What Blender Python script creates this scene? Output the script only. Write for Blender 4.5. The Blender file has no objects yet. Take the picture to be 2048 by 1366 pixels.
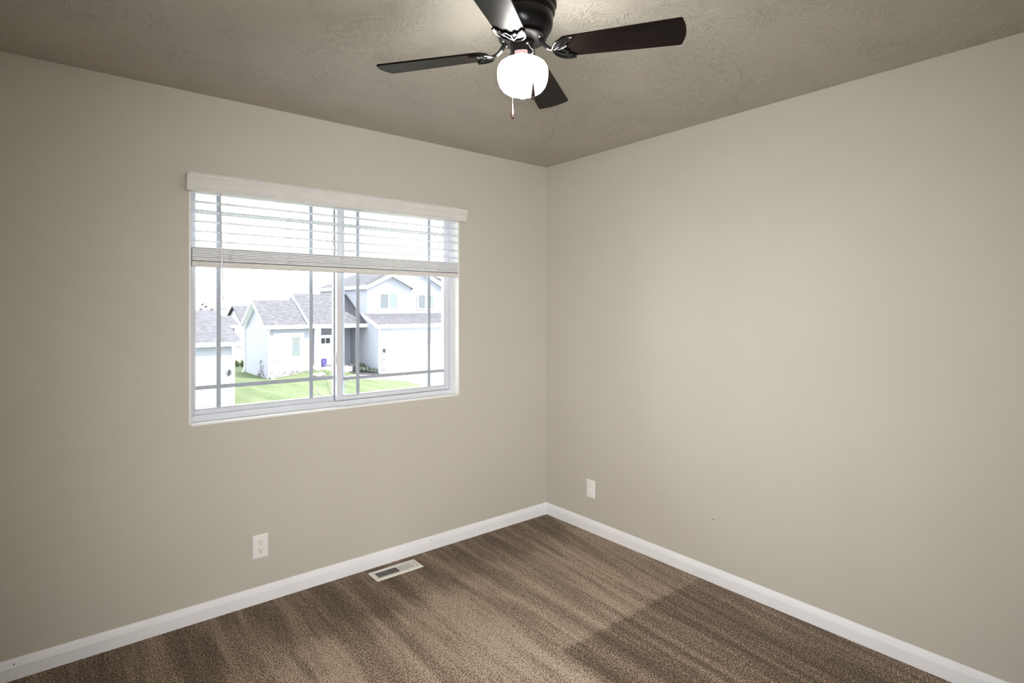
import bpy, bmesh, math, random
from mathutils import Vector, Matrix

random.seed(7)
S = bpy.context.scene
COL = S.collection
PI = math.pi

# ------------------------------------------------------------------ camera
cam_d = bpy.data.cameras.new('camera')
cam = bpy.data.objects.new('camera', cam_d)
COL.objects.link(cam)
cam.location = (-2.7135, -2.9439, 1.4467)
cam.rotation_euler = (PI / 2, 0, -math.radians(39.165))
cam_d.sensor_width = 36
cam_d.lens = 1131.67 / 2048 * 36
cam_d.shift_y = -66.45 / 2048
cam_d.clip_start = 0.02
cam_d.clip_end = 500
S.camera = cam

# ------------------------------------------------------------------ world, sun, exposure
SKY = 9.5
world = bpy.data.worlds.new('world')
S.world = world
world.use_nodes = True
wn = world.node_tree
wn.nodes['Background'].inputs[0].default_value = (0.90, 0.95, 1.0, 1)
wn.nodes['Background'].inputs[1].default_value = SKY
sun_d = bpy.data.lights.new('sun', 'SUN')
sun_d.energy = 25
sun_d.angle = math.radians(3)
sun_d.color = (1.0, 0.97, 0.92)
sun = bpy.data.objects.new('sun', sun_d)
COL.objects.link(sun)
sun.rotation_euler = Vector((-0.42, 0.66, -0.62)).to_track_quat('-Z', 'Y').to_euler()
sun.location = (20, -20, 30)
# added soft fill to brighten the room, set in the doorway behind the camera
fill_d = bpy.data.lights.new('fill_light', 'AREA')
fill_d.shape = 'RECTANGLE'
fill_d.size, fill_d.size_y = 0.5, 1.8
fill_d.spread = math.radians(104)
fill_d.energy = 53
fill_d.color = (1.0, 0.985, 0.965)
fill = bpy.data.objects.new('fill_light', fill_d)
COL.objects.link(fill)
fill.location = (-2.71, -3.36, 1.15)
fill.rotation_euler = Vector((0.72, 0.69, -0.13)).to_track_quat('-Z', 'Z').to_euler()
GLOBE = 64.0

S.view_settings.view_transform = 'Standard'
S.view_settings.look = 'None'
S.view_settings.gamma = 1
S.view_settings.exposure = 0.0
S.view_settings.use_curve_mapping = False
S.cycles.use_denoising = True
S.cycles.max_bounces = 10
S.cycles.diffuse_bounces = 6
S.cycles.transparent_max_bounces = 24
S.cycles.sample_clamp_indirect = 8.0

# ------------------------------------------------------------------ mesh helper
class MB:
    def __init__(self):
        self.bm = bmesh.new()

    def box(self, x0, y0, z0, x1, y1, z1):
        v = [self.bm.verts.new((x, y, z)) for x in (x0, x1) for y in (y0, y1) for z in (z0, z1)]
        for f in ((0, 1, 3, 2), (4, 6, 7, 5), (0, 4, 5, 1), (2, 3, 7, 6), (0, 2, 6, 4), (1, 5, 7, 3)):
            self.bm.faces.new([v[i] for i in f])
        return v

    def poly(self, pts, off):
        """closed polygon pts swept by the vector off: a solid slab"""
        off = Vector(off)
        a = [self.bm.verts.new(p) for p in pts]
        b = [self.bm.verts.new(Vector(p) + off) for p in pts]
        n = len(pts)
        self.bm.faces.new(a)
        self.bm.faces.new(b[::-1])
        for i in range(n):
            j = (i + 1) % n
            self.bm.faces.new([a[j], a[i], b[i], b[j]])

    def ring_slab(self, outer, inner, off):
        """a band between two outlines of equal count, swept by off"""
        off = Vector(off)
        n = len(outer)
        A = [self.bm.verts.new(p) for p in outer]
        B = [self.bm.verts.new(p) for p in inner]
        A2 = [self.bm.verts.new(Vector(p) + off) for p in outer]
        B2 = [self.bm.verts.new(Vector(p) + off) for p in inner]
        for i in range(n):
            j = (i + 1) % n
            for q in ((A[i], A[j], B[j], B[i]), (A2[j], A2[i], B2[i], B2[j]),
                      (A[j], A[i], A2[i], A2[j]), (B[i], B[j], B2[j], B2[i])):
                self.bm.faces.new(q)

    def lathe(self, prof, c=(0, 0, 0), seg=48):
        """prof: (r, z) pairs turned about the z axis through c"""
        rings = []
        for r, z in prof:
            if r < 1e-6:
                rings.append([self.bm.verts.new((c[0], c[1], c[2] + z))])
            else:
                rings.append([self.bm.verts.new((c[0] + r * math.cos(2 * PI * i / seg),
                                                 c[1] + r * math.sin(2 * PI * i / seg), c[2] + z)) for i in range(seg)])
        for a, b in zip(rings, rings[1:]):
            for i in range(seg):
                j = (i + 1) % seg
                if len(a) == 1 and len(b) == 1:
                    continue
                if len(a) == 1:
                    self.bm.faces.new([a[0], b[j], b[i]])
                elif len(b) == 1:
                    self.bm.faces.new([a[i], a[j], b[0]])
                else:
                    self.bm.faces.new([a[i], a[j], b[j], b[i]])
        for r in (rings[0], rings[-1]):
            if len(r) > 2:
                self.bm.faces.new(r if r is rings[-1] else r[::-1])

    def tube(self, pts, r, seg=8, closed=False):
        pts = [Vector(p) for p in pts]
        n = len(pts)
        rad = r if isinstance(r, (list, tuple)) else [r] * n
        rings = []
        up = None
        for i, p in enumerate(pts):
            if closed:
                t = (pts[(i + 1) % n] - pts[i - 1])
            else:
                t = pts[min(i + 1, n - 1)] - pts[max(i - 1, 0)]
            t.normalize()
            if up is None:
                up = t.orthogonal().normalized()
            else:
                up = (up - t * up.dot(t))
                up = up.normalized() if up.length > 1e-6 else t.orthogonal().normalized()
            s = t.cross(up)
            rings.append([self.bm.verts.new(p + (up * math.cos(2 * PI * k / seg) + s * math.sin(2 * PI * k / seg)) * rad[i]) for k in range(seg)])
        m = n if closed else n - 1
        for i in range(m):
            a, b = rings[i], rings[(i + 1) % n]
            for k in range(seg):
                l = (k + 1) % seg
                self.bm.faces.new([a[k], a[l], b[l], b[k]])
        if not closed:
            self.bm.faces.new(rings[0][::-1])
            self.bm.faces.new(rings[-1])

    def profile(self, prof, p0, p1, out):
        """prof (d, z) points swept from p0 to p1; d runs along the vector out"""
        out = Vector(out)
        a = [self.bm.verts.new(Vector(p0) + out * d + Vector((0, 0, z))) for d, z in prof]
        b = [self.bm.verts.new(Vector(p1) + out * d + Vector((0, 0, z))) for d, z in prof]
        n = len(prof)
        for i in range(n):
            j = (i + 1) % n
            self.bm.faces.new([a[i], a[j], b[j], b[i]])
        self.bm.faces.new(a[::-1])
        self.bm.faces.new(b)

    def ball(self, c, r, sub=2, scale=(1, 1, 1)):
        bmesh.ops.create_icosphere(self.bm, subdivisions=sub, radius=r,
                                   matrix=Matrix.Translation(c) @ Matrix.Diagonal((*scale, 1)))

    def build(self, name, mat, parent=None, smooth=False, bevel=0.0, seg=2):
        bmesh.ops.recalc_face_normals(self.bm, faces=self.bm.faces)
        me = bpy.data.meshes.new(name)
        self.bm.to_mesh(me)
        self.bm.free()
        me.materials.append(mat)
        if smooth:
            for p in me.polygons:
                p.use_smooth = True
        o = bpy.data.objects.new(name, me)
        COL.objects.link(o)
        if parent is not None:
            o.parent = parent
        if bevel:
            m = o.modifiers.new('edge', 'BEVEL')
            m.width = bevel
            m.segments = seg
            m.limit_method = 'ANGLE'
            m.angle_limit = math.radians(40)
        if smooth == 'auto':
            for p in me.polygons:
                p.use_smooth = True
            m = o.modifiers.new('split', 'EDGE_SPLIT')
            m.split_angle = math.radians(35)
        return o


def tag(o, label=None, cat=None, group=None, kind=None):
    if label: o['label'] = label
    if cat: o['category'] = cat
    if group: o['group'] = group
    if kind: o['kind'] = kind
    return o


def empty(name, loc=(0, 0, 0), rz=0.0):
    o = bpy.data.objects.new(name, None)
    COL.objects.link(o)
    o.location = loc
    o.rotation_euler = (0, 0, rz)
    o.empty_display_size = 0.05
    return o

# ------------------------------------------------------------------ materials
def lin(r, g, b):
    f = lambda c: (c / 255 / 12.92) if c / 255 <= 0.04045 else ((c / 255 + 0.055) / 1.055) ** 2.4
    return (f(r), f(g), f(b), 1)


class NT:
    def __init__(self, name):
        self.m = bpy.data.materials.new(name)
        self.m.use_nodes = True
        self.t = self.m.node_tree
        self.b = self.t.nodes['Principled BSDF']

    def n(self, typ, **kw):
        nd = self.t.nodes.new(typ)
        for k, v in kw.items():
            if k.startswith('i_'):
                key = k[2:]
                nd.inputs[int(key) if key.isdigit() else key].default_value = v
            else:
                setattr(nd, k, v)
        return nd

    def l(self, a, b):
        self.t.links.new(a, b)

    def ramp(self, src, stops):
        r = self.n('ShaderNodeValToRGB')
        e = r.color_ramp.elements
        while len(e) < len(stops):
            e.new(0.5)
        for el, (p, c) in zip(e, stops):
            el.position = p
            el.color = c
        self.l(src, r.inputs[0])
        return r

    def bump(self, src, strength, dist, prev=None):
        b = self.n('ShaderNodeBump')
        b.inputs['Strength'].default_value = strength
        b.inputs['Distance'].default_value = dist
        self.l(src, b.inputs['Height'])
        if prev is not None:
            self.l(prev, b.inputs['Normal'])
        return b.outputs[0]


def plain(name, col, rough=0.5, metal=0.0, noise=0.0, nscale=20.0, bump=0.0, coat=0.0, spec=None):
    k = NT(name)
    k.b.inputs['Roughness'].default_value = rough
    k.b.inputs['Metallic'].default_value = metal
    if spec is not None:
        k.b.inputs['Specular IOR Level'].default_value = spec
    if coat:
        k.b.inputs['Coat Weight'].default_value = coat
        k.b.inputs['Coat Roughness'].default_value = 0.08
    tc = k.n('ShaderNodeTexCoord')
    nz = k.n('ShaderNodeTexNoise')
    nz.inputs['Scale'].default_value = nscale
    nz.inputs['Detail'].default_value = 3
    k.l(tc.outputs['Object'], nz.inputs['Vector'])
    lo = tuple(c * (1 - noise) for c in col[:3]) + (1,)
    hi = tuple(min(1, c * (1 + noise)) for c in col[:3]) + (1,)
    r = k.ramp(nz.outputs[0], [(0.35, lo), (0.65, hi)])
    k.l(r.outputs[0], k.b.inputs['Base Color'])
    if bump:
        k.l(k.bump(nz.outputs[0], 0.4, bump), k.b.inputs['Normal'])
    return k.m


def m_wall():
    k = NT('taupe_wall_paint')
    tc = k.n('ShaderNodeTexCoord')
    n1 = k.n('ShaderNodeTexNoise', i_Scale=2.2, i_Detail=4.0)
    n2 = k.n('ShaderNodeTexNoise', i_Scale=260.0, i_Detail=2.0)
    k.l(tc.outputs['Object'], n1.inputs['Vector'])
    k.l(tc.outputs['Object'], n2.inputs['Vector'])
    r = k.ramp(n1.outputs[0], [(0.3, (0.515, 0.489, 0.428, 1)), (0.7, (0.53, 0.504, 0.442, 1))])
    k.l(r.outputs[0], k.b.inputs['Base Color'])
    k.b.inputs['Roughness'].default_value = 0.62
    k.b.inputs['Specular IOR Level'].default_value = 0.3
    k.l(k.bump(n2.outputs[0], 0.10, 0.002), k.b.inputs['Normal'])
    return k.m


def m_ceiling():
    """sprayed, brush-stomped ceiling: fans of short ridges, every cell with its own direction"""
    k = NT('stomped_ceiling_texture')
    tc = k.n('ShaderNodeTexCoord')
    wob = k.n('ShaderNodeTexNoise', i_Scale=5.0, i_Detail=2.0)
    k.l(tc.outputs['Object'], wob.inputs['Vector'])
    mx = k.n('ShaderNodeMixRGB', blend_type='LINEAR_LIGHT')
    mx.inputs[0].default_value = 0.10
    k.l(tc.outputs['Object'], mx.inputs[1])
    k.l(wob.outputs['Color'], mx.inputs[2])
    heights = None
    for sc, seed in ((15.0, 0.0), (21.0, 3.7)):
        mp = k.n('ShaderNodeMapping')
        mp.inputs['Location'].default_value = (seed, seed * 1.7, 0)
        k.l(mx.outputs[0], mp.inputs['Vector'])
        vo = k.n('ShaderNodeTexVoronoi')
        vo.voronoi_dimensions = '2D'
        vo.inputs['Scale'].default_value = sc
        k.l(mp.outputs[0], vo.inputs['Vector'])
        sep = k.n('ShaderNodeSeparateColor')
        k.l(vo.outputs['Color'], sep.inputs[0])
        ang = k.n('ShaderNodeMath', operation='MULTIPLY')
        ang.inputs[1].default_value = 6.283
        k.l(sep.outputs[0], ang.inputs[0])
        rot = k.n('ShaderNodeVectorRotate', rotation_type='Z_AXIS')
        k.l(mp.outputs[0], rot.inputs['Vector'])
        k.l(ang.outputs[0], rot.inputs['Angle'])
        st = k.n('ShaderNodeMapping')
        st.inputs['Scale'].default_value = (34, 160, 1)
        k.l(rot.outputs[0], st.inputs['Vector'])
        nz = k.n('ShaderNodeTexNoise', i_Scale=1.0, i_Detail=2.0, i_Distortion=0.5)
        k.l(st.outputs[0], nz.inputs['Vector'])
        rp = k.ramp(nz.outputs[0], [(0.56, (0, 0, 0, 1)), (0.68, (1, 1, 1, 1))])
        if heights is None:
            heights = rp.outputs[0]
        else:
            mm = k.n('ShaderNodeMixRGB', blend_type='LIGHTEN')
            mm.inputs[0].default_value = 1.0
            k.l(heights, mm.inputs[1])
            k.l(rp.outputs[0], mm.inputs[2])
            heights = mm.outputs[0]
    # patches where the brush left less
    pz = k.n('ShaderNodeTexNoise', i_Scale=4.0, i_Detail=2.0)
    k.l(tc.outputs['Object'], pz.inputs['Vector'])
    pr = k.ramp(pz.outputs[0], [(0.38, (0.25, 0.25, 0.25, 1)), (0.6, (1, 1, 1, 1))])
    mu = k.n('ShaderNodeMixRGB', blend_type='MULTIPLY')
    mu.inputs[0].default_value = 1.0
    k.l(heights, mu.inputs[1])
    k.l(pr.outputs[0], mu.inputs[2])
    k.l(k.bump(mu.outputs[0], 0.8, 0.0030), k.b.inputs['Normal'])
    k.b.inputs['Base Color'].default_value = (0.465, 0.438, 0.385, 1)
    k.b.inputs['Roughness'].default_value = 0.75
    k.b.inputs['Specular IOR Level'].default_value = 0.25
    return k.m


def m_carpet():
    """brown cut pile; the vacuum leaves strokes where the pile leans another way"""
    k = NT('brown_cut_pile')
    tc = k.n('ShaderNodeTexCoord')
    sp = k.n('ShaderNodeSeparateXYZ')
    k.l(tc.outputs['Object'], sp.inputs[0])

    def math_(op, a, b=None, c=None):
        nd = k.n('ShaderNodeMath', operation=op)
        for i, v in enumerate((a, b, c)):
            if v is None:
                continue
            if isinstance(v, (int, float)):
                nd.inputs[i].default_value = v
            else:
                k.l(v, nd.inputs[i])
        return nd.outputs[0]
    x, y = sp.outputs[0], sp.outputs[1]
    # strokes fan out a little towards the east wall: u = x + lean * (x + 1.6) * (-y)
    lean = math_('MULTIPLY', math_('MULTIPLY', math_('MAXIMUM', math_('ADD', x, 0.95), 0.0), 0.22), y)
    u = math_('SUBTRACT', x, lean)
    cv = k.n('ShaderNodeCombineXYZ')
    k.l(math_('MULTIPLY', u, 9.5), cv.inputs[0])
    k.l(math_('MULTIPLY', y, 0.75), cv.inputs[1])
    broad = k.n('ShaderNodeTexNoise', i_Scale=1.0, i_Detail=3.0, i_Roughness=0.6)
    k.l(cv.outputs[0], broad.inputs['Vector'])
    cv2 = k.n('ShaderNodeCombineXYZ')
    k.l(math_('MULTIPLY', u, 26.0), cv2.inputs[0])
    k.l(math_('MULTIPLY', y, 2.2), cv2.inputs[1])
    fine = k.n('ShaderNodeTexNoise', i_Scale=1.0, i_Detail=2.0)
    k.l(cv2.outputs[0], fine.inputs['Vector'])
    blot = k.n('ShaderNodeTexNoise', i_Scale=3.2, i_Detail=3.0)
    k.l(tc.outputs['Object'], blot.inputs['Vector'])
    wob = math_('MULTIPLY', math_('SUBTRACT', blot.outputs[0], 0.5), 0.40)
    wob2 = math_('MULTIPLY', math_('SUBTRACT', fine.outputs[0], 0.5), 0.75)

    def step(v, lo, hi):
        mr = k.n('ShaderNodeMapRange', interpolation_type='SMOOTHSTEP')
        mr.inputs['From Min'].default_value = lo
        mr.inputs['From Max'].default_value = hi
        k.l(v, mr.inputs['Value'])
        return mr.outputs[0]
    yy = math_('ADD', math_('ADD', y, wob), wob2)
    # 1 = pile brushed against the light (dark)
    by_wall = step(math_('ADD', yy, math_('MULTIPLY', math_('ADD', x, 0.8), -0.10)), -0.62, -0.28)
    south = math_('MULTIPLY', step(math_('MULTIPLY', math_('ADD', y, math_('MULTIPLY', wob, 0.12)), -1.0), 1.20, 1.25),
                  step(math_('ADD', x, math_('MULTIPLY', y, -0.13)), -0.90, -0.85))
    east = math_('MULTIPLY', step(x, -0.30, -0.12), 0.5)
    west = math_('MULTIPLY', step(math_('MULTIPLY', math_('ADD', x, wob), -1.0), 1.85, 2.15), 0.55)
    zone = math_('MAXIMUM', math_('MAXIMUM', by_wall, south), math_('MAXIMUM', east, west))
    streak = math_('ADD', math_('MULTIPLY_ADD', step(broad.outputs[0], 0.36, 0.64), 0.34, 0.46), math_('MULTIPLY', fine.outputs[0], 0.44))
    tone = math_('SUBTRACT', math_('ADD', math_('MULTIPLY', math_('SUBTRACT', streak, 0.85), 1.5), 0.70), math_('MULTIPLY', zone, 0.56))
    # yarn tips
    t1 = k.n('ShaderNodeTexNoise', i_Scale=175.0, i_Detail=3.0, i_Roughness=0.65)
    k.l(tc.outputs['Object'], t1.inputs['Vector'])
    t2 = k.n('ShaderNodeTexVoronoi', i_Scale=250.0)
    k.l(tc.outputs['Object'], t2.inputs['Vector'])
    tip = math_('ADD', t1.outputs[0], math_('MULTIPLY', t2.outputs['Distance'], -0.25))
    mix = math_('ADD', math_('MULTIPLY_ADD', tone, 0.60, 0.125), math_('MULTIPLY', math_('SUBTRACT', tip, 0.36), 3.7))
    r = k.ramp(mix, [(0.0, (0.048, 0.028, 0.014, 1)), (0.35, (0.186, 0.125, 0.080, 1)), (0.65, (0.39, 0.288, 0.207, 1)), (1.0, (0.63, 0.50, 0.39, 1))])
    k.l(r.outputs[0], k.b.inputs['Base Color'])
    k.b.inputs['Roughness'].default_value = 1.0
    k.b.inputs['Specular IOR Level'].default_value = 0.05
    k.b.inputs['Sheen Weight'].default_value = 0.15
    k.l(k.bump(tip, 0.8, 0.004), k.b.inputs['Normal'])
    return k.m


def m_glass(name, tint=(1, 1, 1, 1)):
    k = NT(name)
    k.t.nodes.remove(k.b)
    out = k.t.nodes['Material Output']
    tr = k.n('ShaderNodeBsdfTransparent')
    tr.inputs[0].default_value = tint
    gl = k.n('ShaderNodeBsdfGlossy')
    gl.inputs['Roughness'].default_value = 0.02
    fr = k.n('ShaderNodeFresnel', i_IOR=1.3)
    mx = k.n('ShaderNodeMixShader')
    k.l(fr.outputs[0], mx.inputs[0])
    k.l(tr.outputs[0], mx.inputs[1])
    k.l(gl.outputs[0], mx.inputs[2])
    k.l(mx.outputs[0], out.inputs[0])
    return k.m


def m_emit(name, col, strength):
    k = NT(name)
    k.b.inputs['Base Color'].default_value = (0.9, 0.9, 0.88, 1)
    k.b.inputs['Roughness'].default_value = 0.25
    k.b.inputs['Emission Color'].default_value = col
    k.b.inputs['Emission Strength'].default_value = strength
    return k.m


def m_wood_blade():
    k = NT('dark_walnut_laminate')
    tc = k.n('ShaderNodeTexCoord')
    mp = k.n('ShaderNodeMapping')
    mp.inputs['Scale'].default_value = (4, 90, 4)
    k.l(tc.outputs['Object'], mp.inputs['Vector'])
    nz = k.n('ShaderNodeTexNoise', i_Scale=1.0, i_Detail=4.0, i_Distortion=0.6)
    k.l(mp.outputs[0], nz.inputs['Vector'])
    r = k.ramp(nz.outputs[0], [(0.3, (0.0035, 0.0028, 0.0026, 1)), (0.7, (0.012, 0.0070, 0.0058, 1))])
    k.l(r.outputs[0], k.b.inputs['Base Color'])
    k.b.inputs['Roughness'].default_value = 0.36
    k.b.inputs['Specular IOR Level'].default_value = 0.09
    k.l(k.bump(nz.outputs[0], 0.12, 0.0006), k.b.inputs['Normal'])
    return k.m


def m_shingle():
    k = NT('grey_asphalt_shingle')
    tc = k.n('ShaderNodeTexCoord')
    mp = k.n('ShaderNodeMapping')
    mp.inputs['Scale'].default_value = (3.6, 9.0, 16.0)
    k.l(tc.outputs['Object'], mp.inputs['Vector'])
    nz = k.n('ShaderNodeTexNoise', i_Scale=1.0, i_Detail=4.0, i_Roughness=0.7)
    k.l(mp.outputs[0], nz.inputs['Vector'])
    r = k.ramp(nz.outputs[0], [(0.3, (0.026, 0.026, 0.030, 1)), (0.52, (0.045, 0.045, 0.050, 1)), (0.7, (0.072, 0.072, 0.080, 1))])
    k.l(r.outputs[0], k.b.inputs['Base Color'])
    k.b.inputs['Roughness'].default_value = 0.95
    k.b.inputs['Specular IOR Level'].default_value = 0.1
    return k.m


def m_siding():
    k = NT('pale_lap_siding')
    tc = k.n('ShaderNodeTexCoord')
    sp = k.n('ShaderNodeSeparateXYZ')
    k.l(tc.outputs['Object'], sp.inputs[0])
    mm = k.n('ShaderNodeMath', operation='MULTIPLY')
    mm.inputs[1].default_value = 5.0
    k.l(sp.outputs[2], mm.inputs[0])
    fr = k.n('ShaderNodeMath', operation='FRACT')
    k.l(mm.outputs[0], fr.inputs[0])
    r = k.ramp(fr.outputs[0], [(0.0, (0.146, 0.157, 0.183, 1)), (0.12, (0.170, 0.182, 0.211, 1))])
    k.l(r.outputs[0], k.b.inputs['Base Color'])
    k.b.inputs['Roughness'].default_value = 0.7
    k.l(k.bump(fr.outputs[0], 0.4, 0.012), k.b.inputs['Normal'])
    return k.m


def m_lawn():
    k = NT('mown_grass')
    tc = k.n('ShaderNodeTexCoord')
    mp = k.n('ShaderNodeMapping')
    mp.inputs['Rotation'].default_value = (0, 0, math.radians(62))
    mp.inputs['Scale'].default_value = (1.6, 0.18, 1)
    k.l(tc.outputs['Object'], mp.inputs['Vector'])
    n1 = k.n('ShaderNodeTexNoise', i_Scale=1.0, i_Detail=5.0, i_Roughness=0.65)
    k.l(mp.outputs[0], n1.inputs['Vector'])
    n2 = k.n('ShaderNodeTexNoise', i_Scale=7.0, i_Detail=4.0)
    k.l(tc.outputs['Object'], n2.inputs['Vector'])
    mx = k.n('ShaderNodeMath', operation='MULTIPLY_ADD')
    mx.inputs[1].default_value = 0.5
    k.l(n2.outputs[0], mx.inputs[0])
    k.l(n1.outputs[0], mx.inputs[2])
    r = k.ramp(mx.outputs[0], [(0.5, (0.034, 0.050, 0.022, 1)), (0.72, (0.054, 0.070, 0.036, 1)), (0.95, (0.078, 0.088, 0.054, 1))])
    k.l(r.outputs[0], k.b.inputs['Base Color'])
    k.b.inputs['Roughness'].default_value = 1.0
    k.b.inputs['Specular IOR Level'].default_value = 0.05
    return k.m


def m_stone(name='stacked_ledgestone'):
    k = NT(name)
    tc = k.n('ShaderNodeTexCoord')
    mp = k.n('ShaderNodeMapping')
    mp.inputs['Scale'].default_value = (2.4, 2.4, 7.5)
    k.l(tc.outputs['Object'], mp.inputs['Vector'])
    vo = k.n('ShaderNodeTexVoronoi', i_Scale=1.0)
    k.l(mp.outputs[0], vo.inputs['Vector'])
    sep = k.n('ShaderNodeSeparateColor')
    k.l(vo.outputs['Color'], sep.inputs[0])
    r = k.ramp(sep.outputs[0], [(0.0, (0.07, 0.067, 0.07, 1)), (0.35, (0.15, 0.146, 0.15, 1)), (1.0, (0.26, 0.25, 0.245, 1))])
    ed = k.n('ShaderNodeTexVoronoi', feature='DISTANCE_TO_EDGE', i_Scale=1.0)
    k.l(mp.outputs[0], ed.inputs['Vector'])
    er = k.ramp(ed.outputs['Distance'], [(0.02, (0.25, 0.25, 0.26, 1)), (0.10, (1, 1, 1, 1))])
    mx = k.n('ShaderNodeMixRGB', blend_type='MULTIPLY')
    mx.inputs[0].default_value = 0.9
    k.l(r.outputs[0], mx.inputs[1])
    k.l(er.outputs[0], mx.inputs[2])
    k.l(mx.outputs[0], k.b.inputs['Base Color'])
    k.b.inputs['Roughness'].default_value = 0.9
    k.l(k.bump(er.outputs[0], 0.6, 0.03), k.b.inputs['Normal'])
    return k.m


M = dict(
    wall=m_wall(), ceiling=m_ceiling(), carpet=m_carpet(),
    trim=plain('white_semi_gloss_trim', (0.84, 0.84, 0.86), 0.35, noise=0.02, nscale=6),
    vinyl=plain('white_vinyl', (0.64, 0.66, 0.71), 0.4, noise=0.02, nscale=8),
    reveal=plain('white_painted_reveal', (0.80, 0.80, 0.79), 0.5, noise=0.02),
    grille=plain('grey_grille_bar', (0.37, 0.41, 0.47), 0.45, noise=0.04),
    screen=plain('blue_grey_screen_frame', (0.42, 0.48, 0.55), 0.4, noise=0.05),
    gasket=plain('dark_weatherstrip', (0.06, 0.06, 0.07), 0.7, noise=0.1),
    blind=plain('off_white_faux_wood', (0.68, 0.665, 0.64), 0.42, noise=0.03, nscale=12),
    slat=plain('daylit_slat', (0.80, 0.815, 0.84), 0.42, noise=0.02, nscale=12),  # same finish as the blind, with cool daylight put into its colour
    cord=plain('white_cord', (0.72, 0.71, 0.69), 0.8, noise=0.05, nscale=300),
    wand=plain('clear_plastic_wand', (0.60, 0.59, 0.60), 0.2, noise=0.03),
    glass=m_glass('window_glass'),
    plate=plain('white_plastic_plate', (0.80, 0.79, 0.77), 0.3, noise=0.01),
    black=plain('socket_black', (0.012, 0.012, 0.012), 0.6, noise=0.1),
    vent=plain('white_enamel_vent', (0.78, 0.77, 0.72), 0.35, noise=0.02),
    duct=plain('dark_duct_interior', (0.02, 0.021, 0.024), 0.7, noise=0.2),
    bronze=plain('black_bronze_metal', (0.004, 0.0036, 0.0036), 0.24, noise=0.15, spec=.2),
    matte=plain('matte_black_metal', (0.005, 0.0045, 0.0045), 0.35, noise=0.1, spec=.08),
    iron=plain('polished_black_bracket', (0.004, 0.004, 0.004), 0.13, noise=0.1, spec=.32),
    blade=m_wood_blade(),
    chrome=plain('bright_nickel', (0.75, 0.73, 0.71), 0.18, metal=1.0, noise=0.05),
    chain=plain('dull_bead_chain', (0.16, 0.15, 0.14), 0.35, metal=0.8, noise=0.1),
    fob=plain('dark_wood_fob', (0.030, 0.016, 0.013), 0.25, noise=0.3, nscale=80, coat=0.5),
    sticker=plain('pale_pink_sticker', (0.10, 0.062, 0.064), 0.7, noise=0.6, nscale=140, spec=.1),
    globe=m_emit('lit_opal_glass', (1.0, 0.97, 0.925, 1), GLOBE),
    siding=m_siding(), shingle=m_shingle(), lawn=m_lawn(), stone=m_stone(),
    fascia=plain('white_fascia', (0.80, 0.81, 0.82), 0.6, noise=0.02),
    extdoor=plain('white_panel_door', (0.80, 0.80, 0.80), 0.5, noise=0.02),
    concrete=plain('pale_concrete', (0.40, 0.395, 0.385), 0.9, noise=0.06, nscale=3),
    mulch=plain('dark_mulch', (0.016, 0.016, 0.018), 1.0, noise=0.6, nscale=9, bump=0.05),
    dirt=plain('bare_tan_soil', (0.13, 0.105, 0.082), 1.0, noise=0.25, nscale=0.5),
    tallgrass=plain('tall_green_grass', (0.026, 0.042, 0.014), 1.0, noise=0.4, nscale=3),
    darkpane=plain('curtained_dark_pane', (0.055, 0.063, 0.070), 0.3, spec=.08, noise=0.10, nscale=6),
    palepane=plain('blind_backed_pane', (0.072, 0.086, 0.088), 0.3, spec=.08, noise=0.06, nscale=6),
    whitepane=plain('curtained_white_pane', (0.30, 0.31, 0.31), 0.15, noise=0.05, nscale=6),
    hazyleaf=plain('hazy_distant_leaf', (0.115, 0.125, 0.11), 1.0, noise=0.2, nscale=1),
    pot=plain('indigo_glazed_pot', (0.022, 0.019, 0.095), 0.2, noise=0.25, nscale=6, coat=0.5),
    lantern=plain('dark_lantern_metal', (0.015, 0.015, 0.017), 0.4, noise=0.1),
    pipe=plain('grey_gas_pipe', (0.13, 0.135, 0.14), 0.5, noise=0.1),
    foliage=plain('grey_green_leaf', (0.035, 0.050, 0.036), 0.8, noise=0.5, nscale=9),
    paleleaf=plain('young_pale_leaf', (0.090, 0.086, 0.090), 0.8, noise=0.6, nscale=30),
    twig=plain('grey_brown_twig', (0.05, 0.045, 0.036), 0.9, noise=0.2, nscale=30),
    rock=plain('pale_landscape_rock', (0.20, 0.197, 0.19), 0.9, noise=0.15, nscale=5, bump=0.03),
    farroof=plain('distant_grey_roof', (0.10, 0.097, 0.097), 1.0, noise=0.1, nscale=1),
)
STRUCT = dict(kind='structure')

# ================================================================== the room
H = 2.44
XW, YS = -3.22, -3.22            # west and south walls
WX0, WX1, WZ0, WZ1 = -2.22, -0.745, 0.908, 2.07
WT = 0.16                        # wall thickness

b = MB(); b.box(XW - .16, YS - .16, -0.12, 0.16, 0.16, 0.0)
# the floor beyond the doorway
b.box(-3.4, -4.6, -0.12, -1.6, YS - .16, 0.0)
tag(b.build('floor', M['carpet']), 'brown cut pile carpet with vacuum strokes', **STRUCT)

b = MB(); b.box(XW - .16, YS - .16, H, 0.16, 0.16, H + 0.12); b.box(-3.4, -4.6, H, -1.6, YS - .16, H + .12)
tag(b.build('ceiling', M['ceiling']), 'stomp textured taupe ceiling', **STRUCT)

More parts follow.
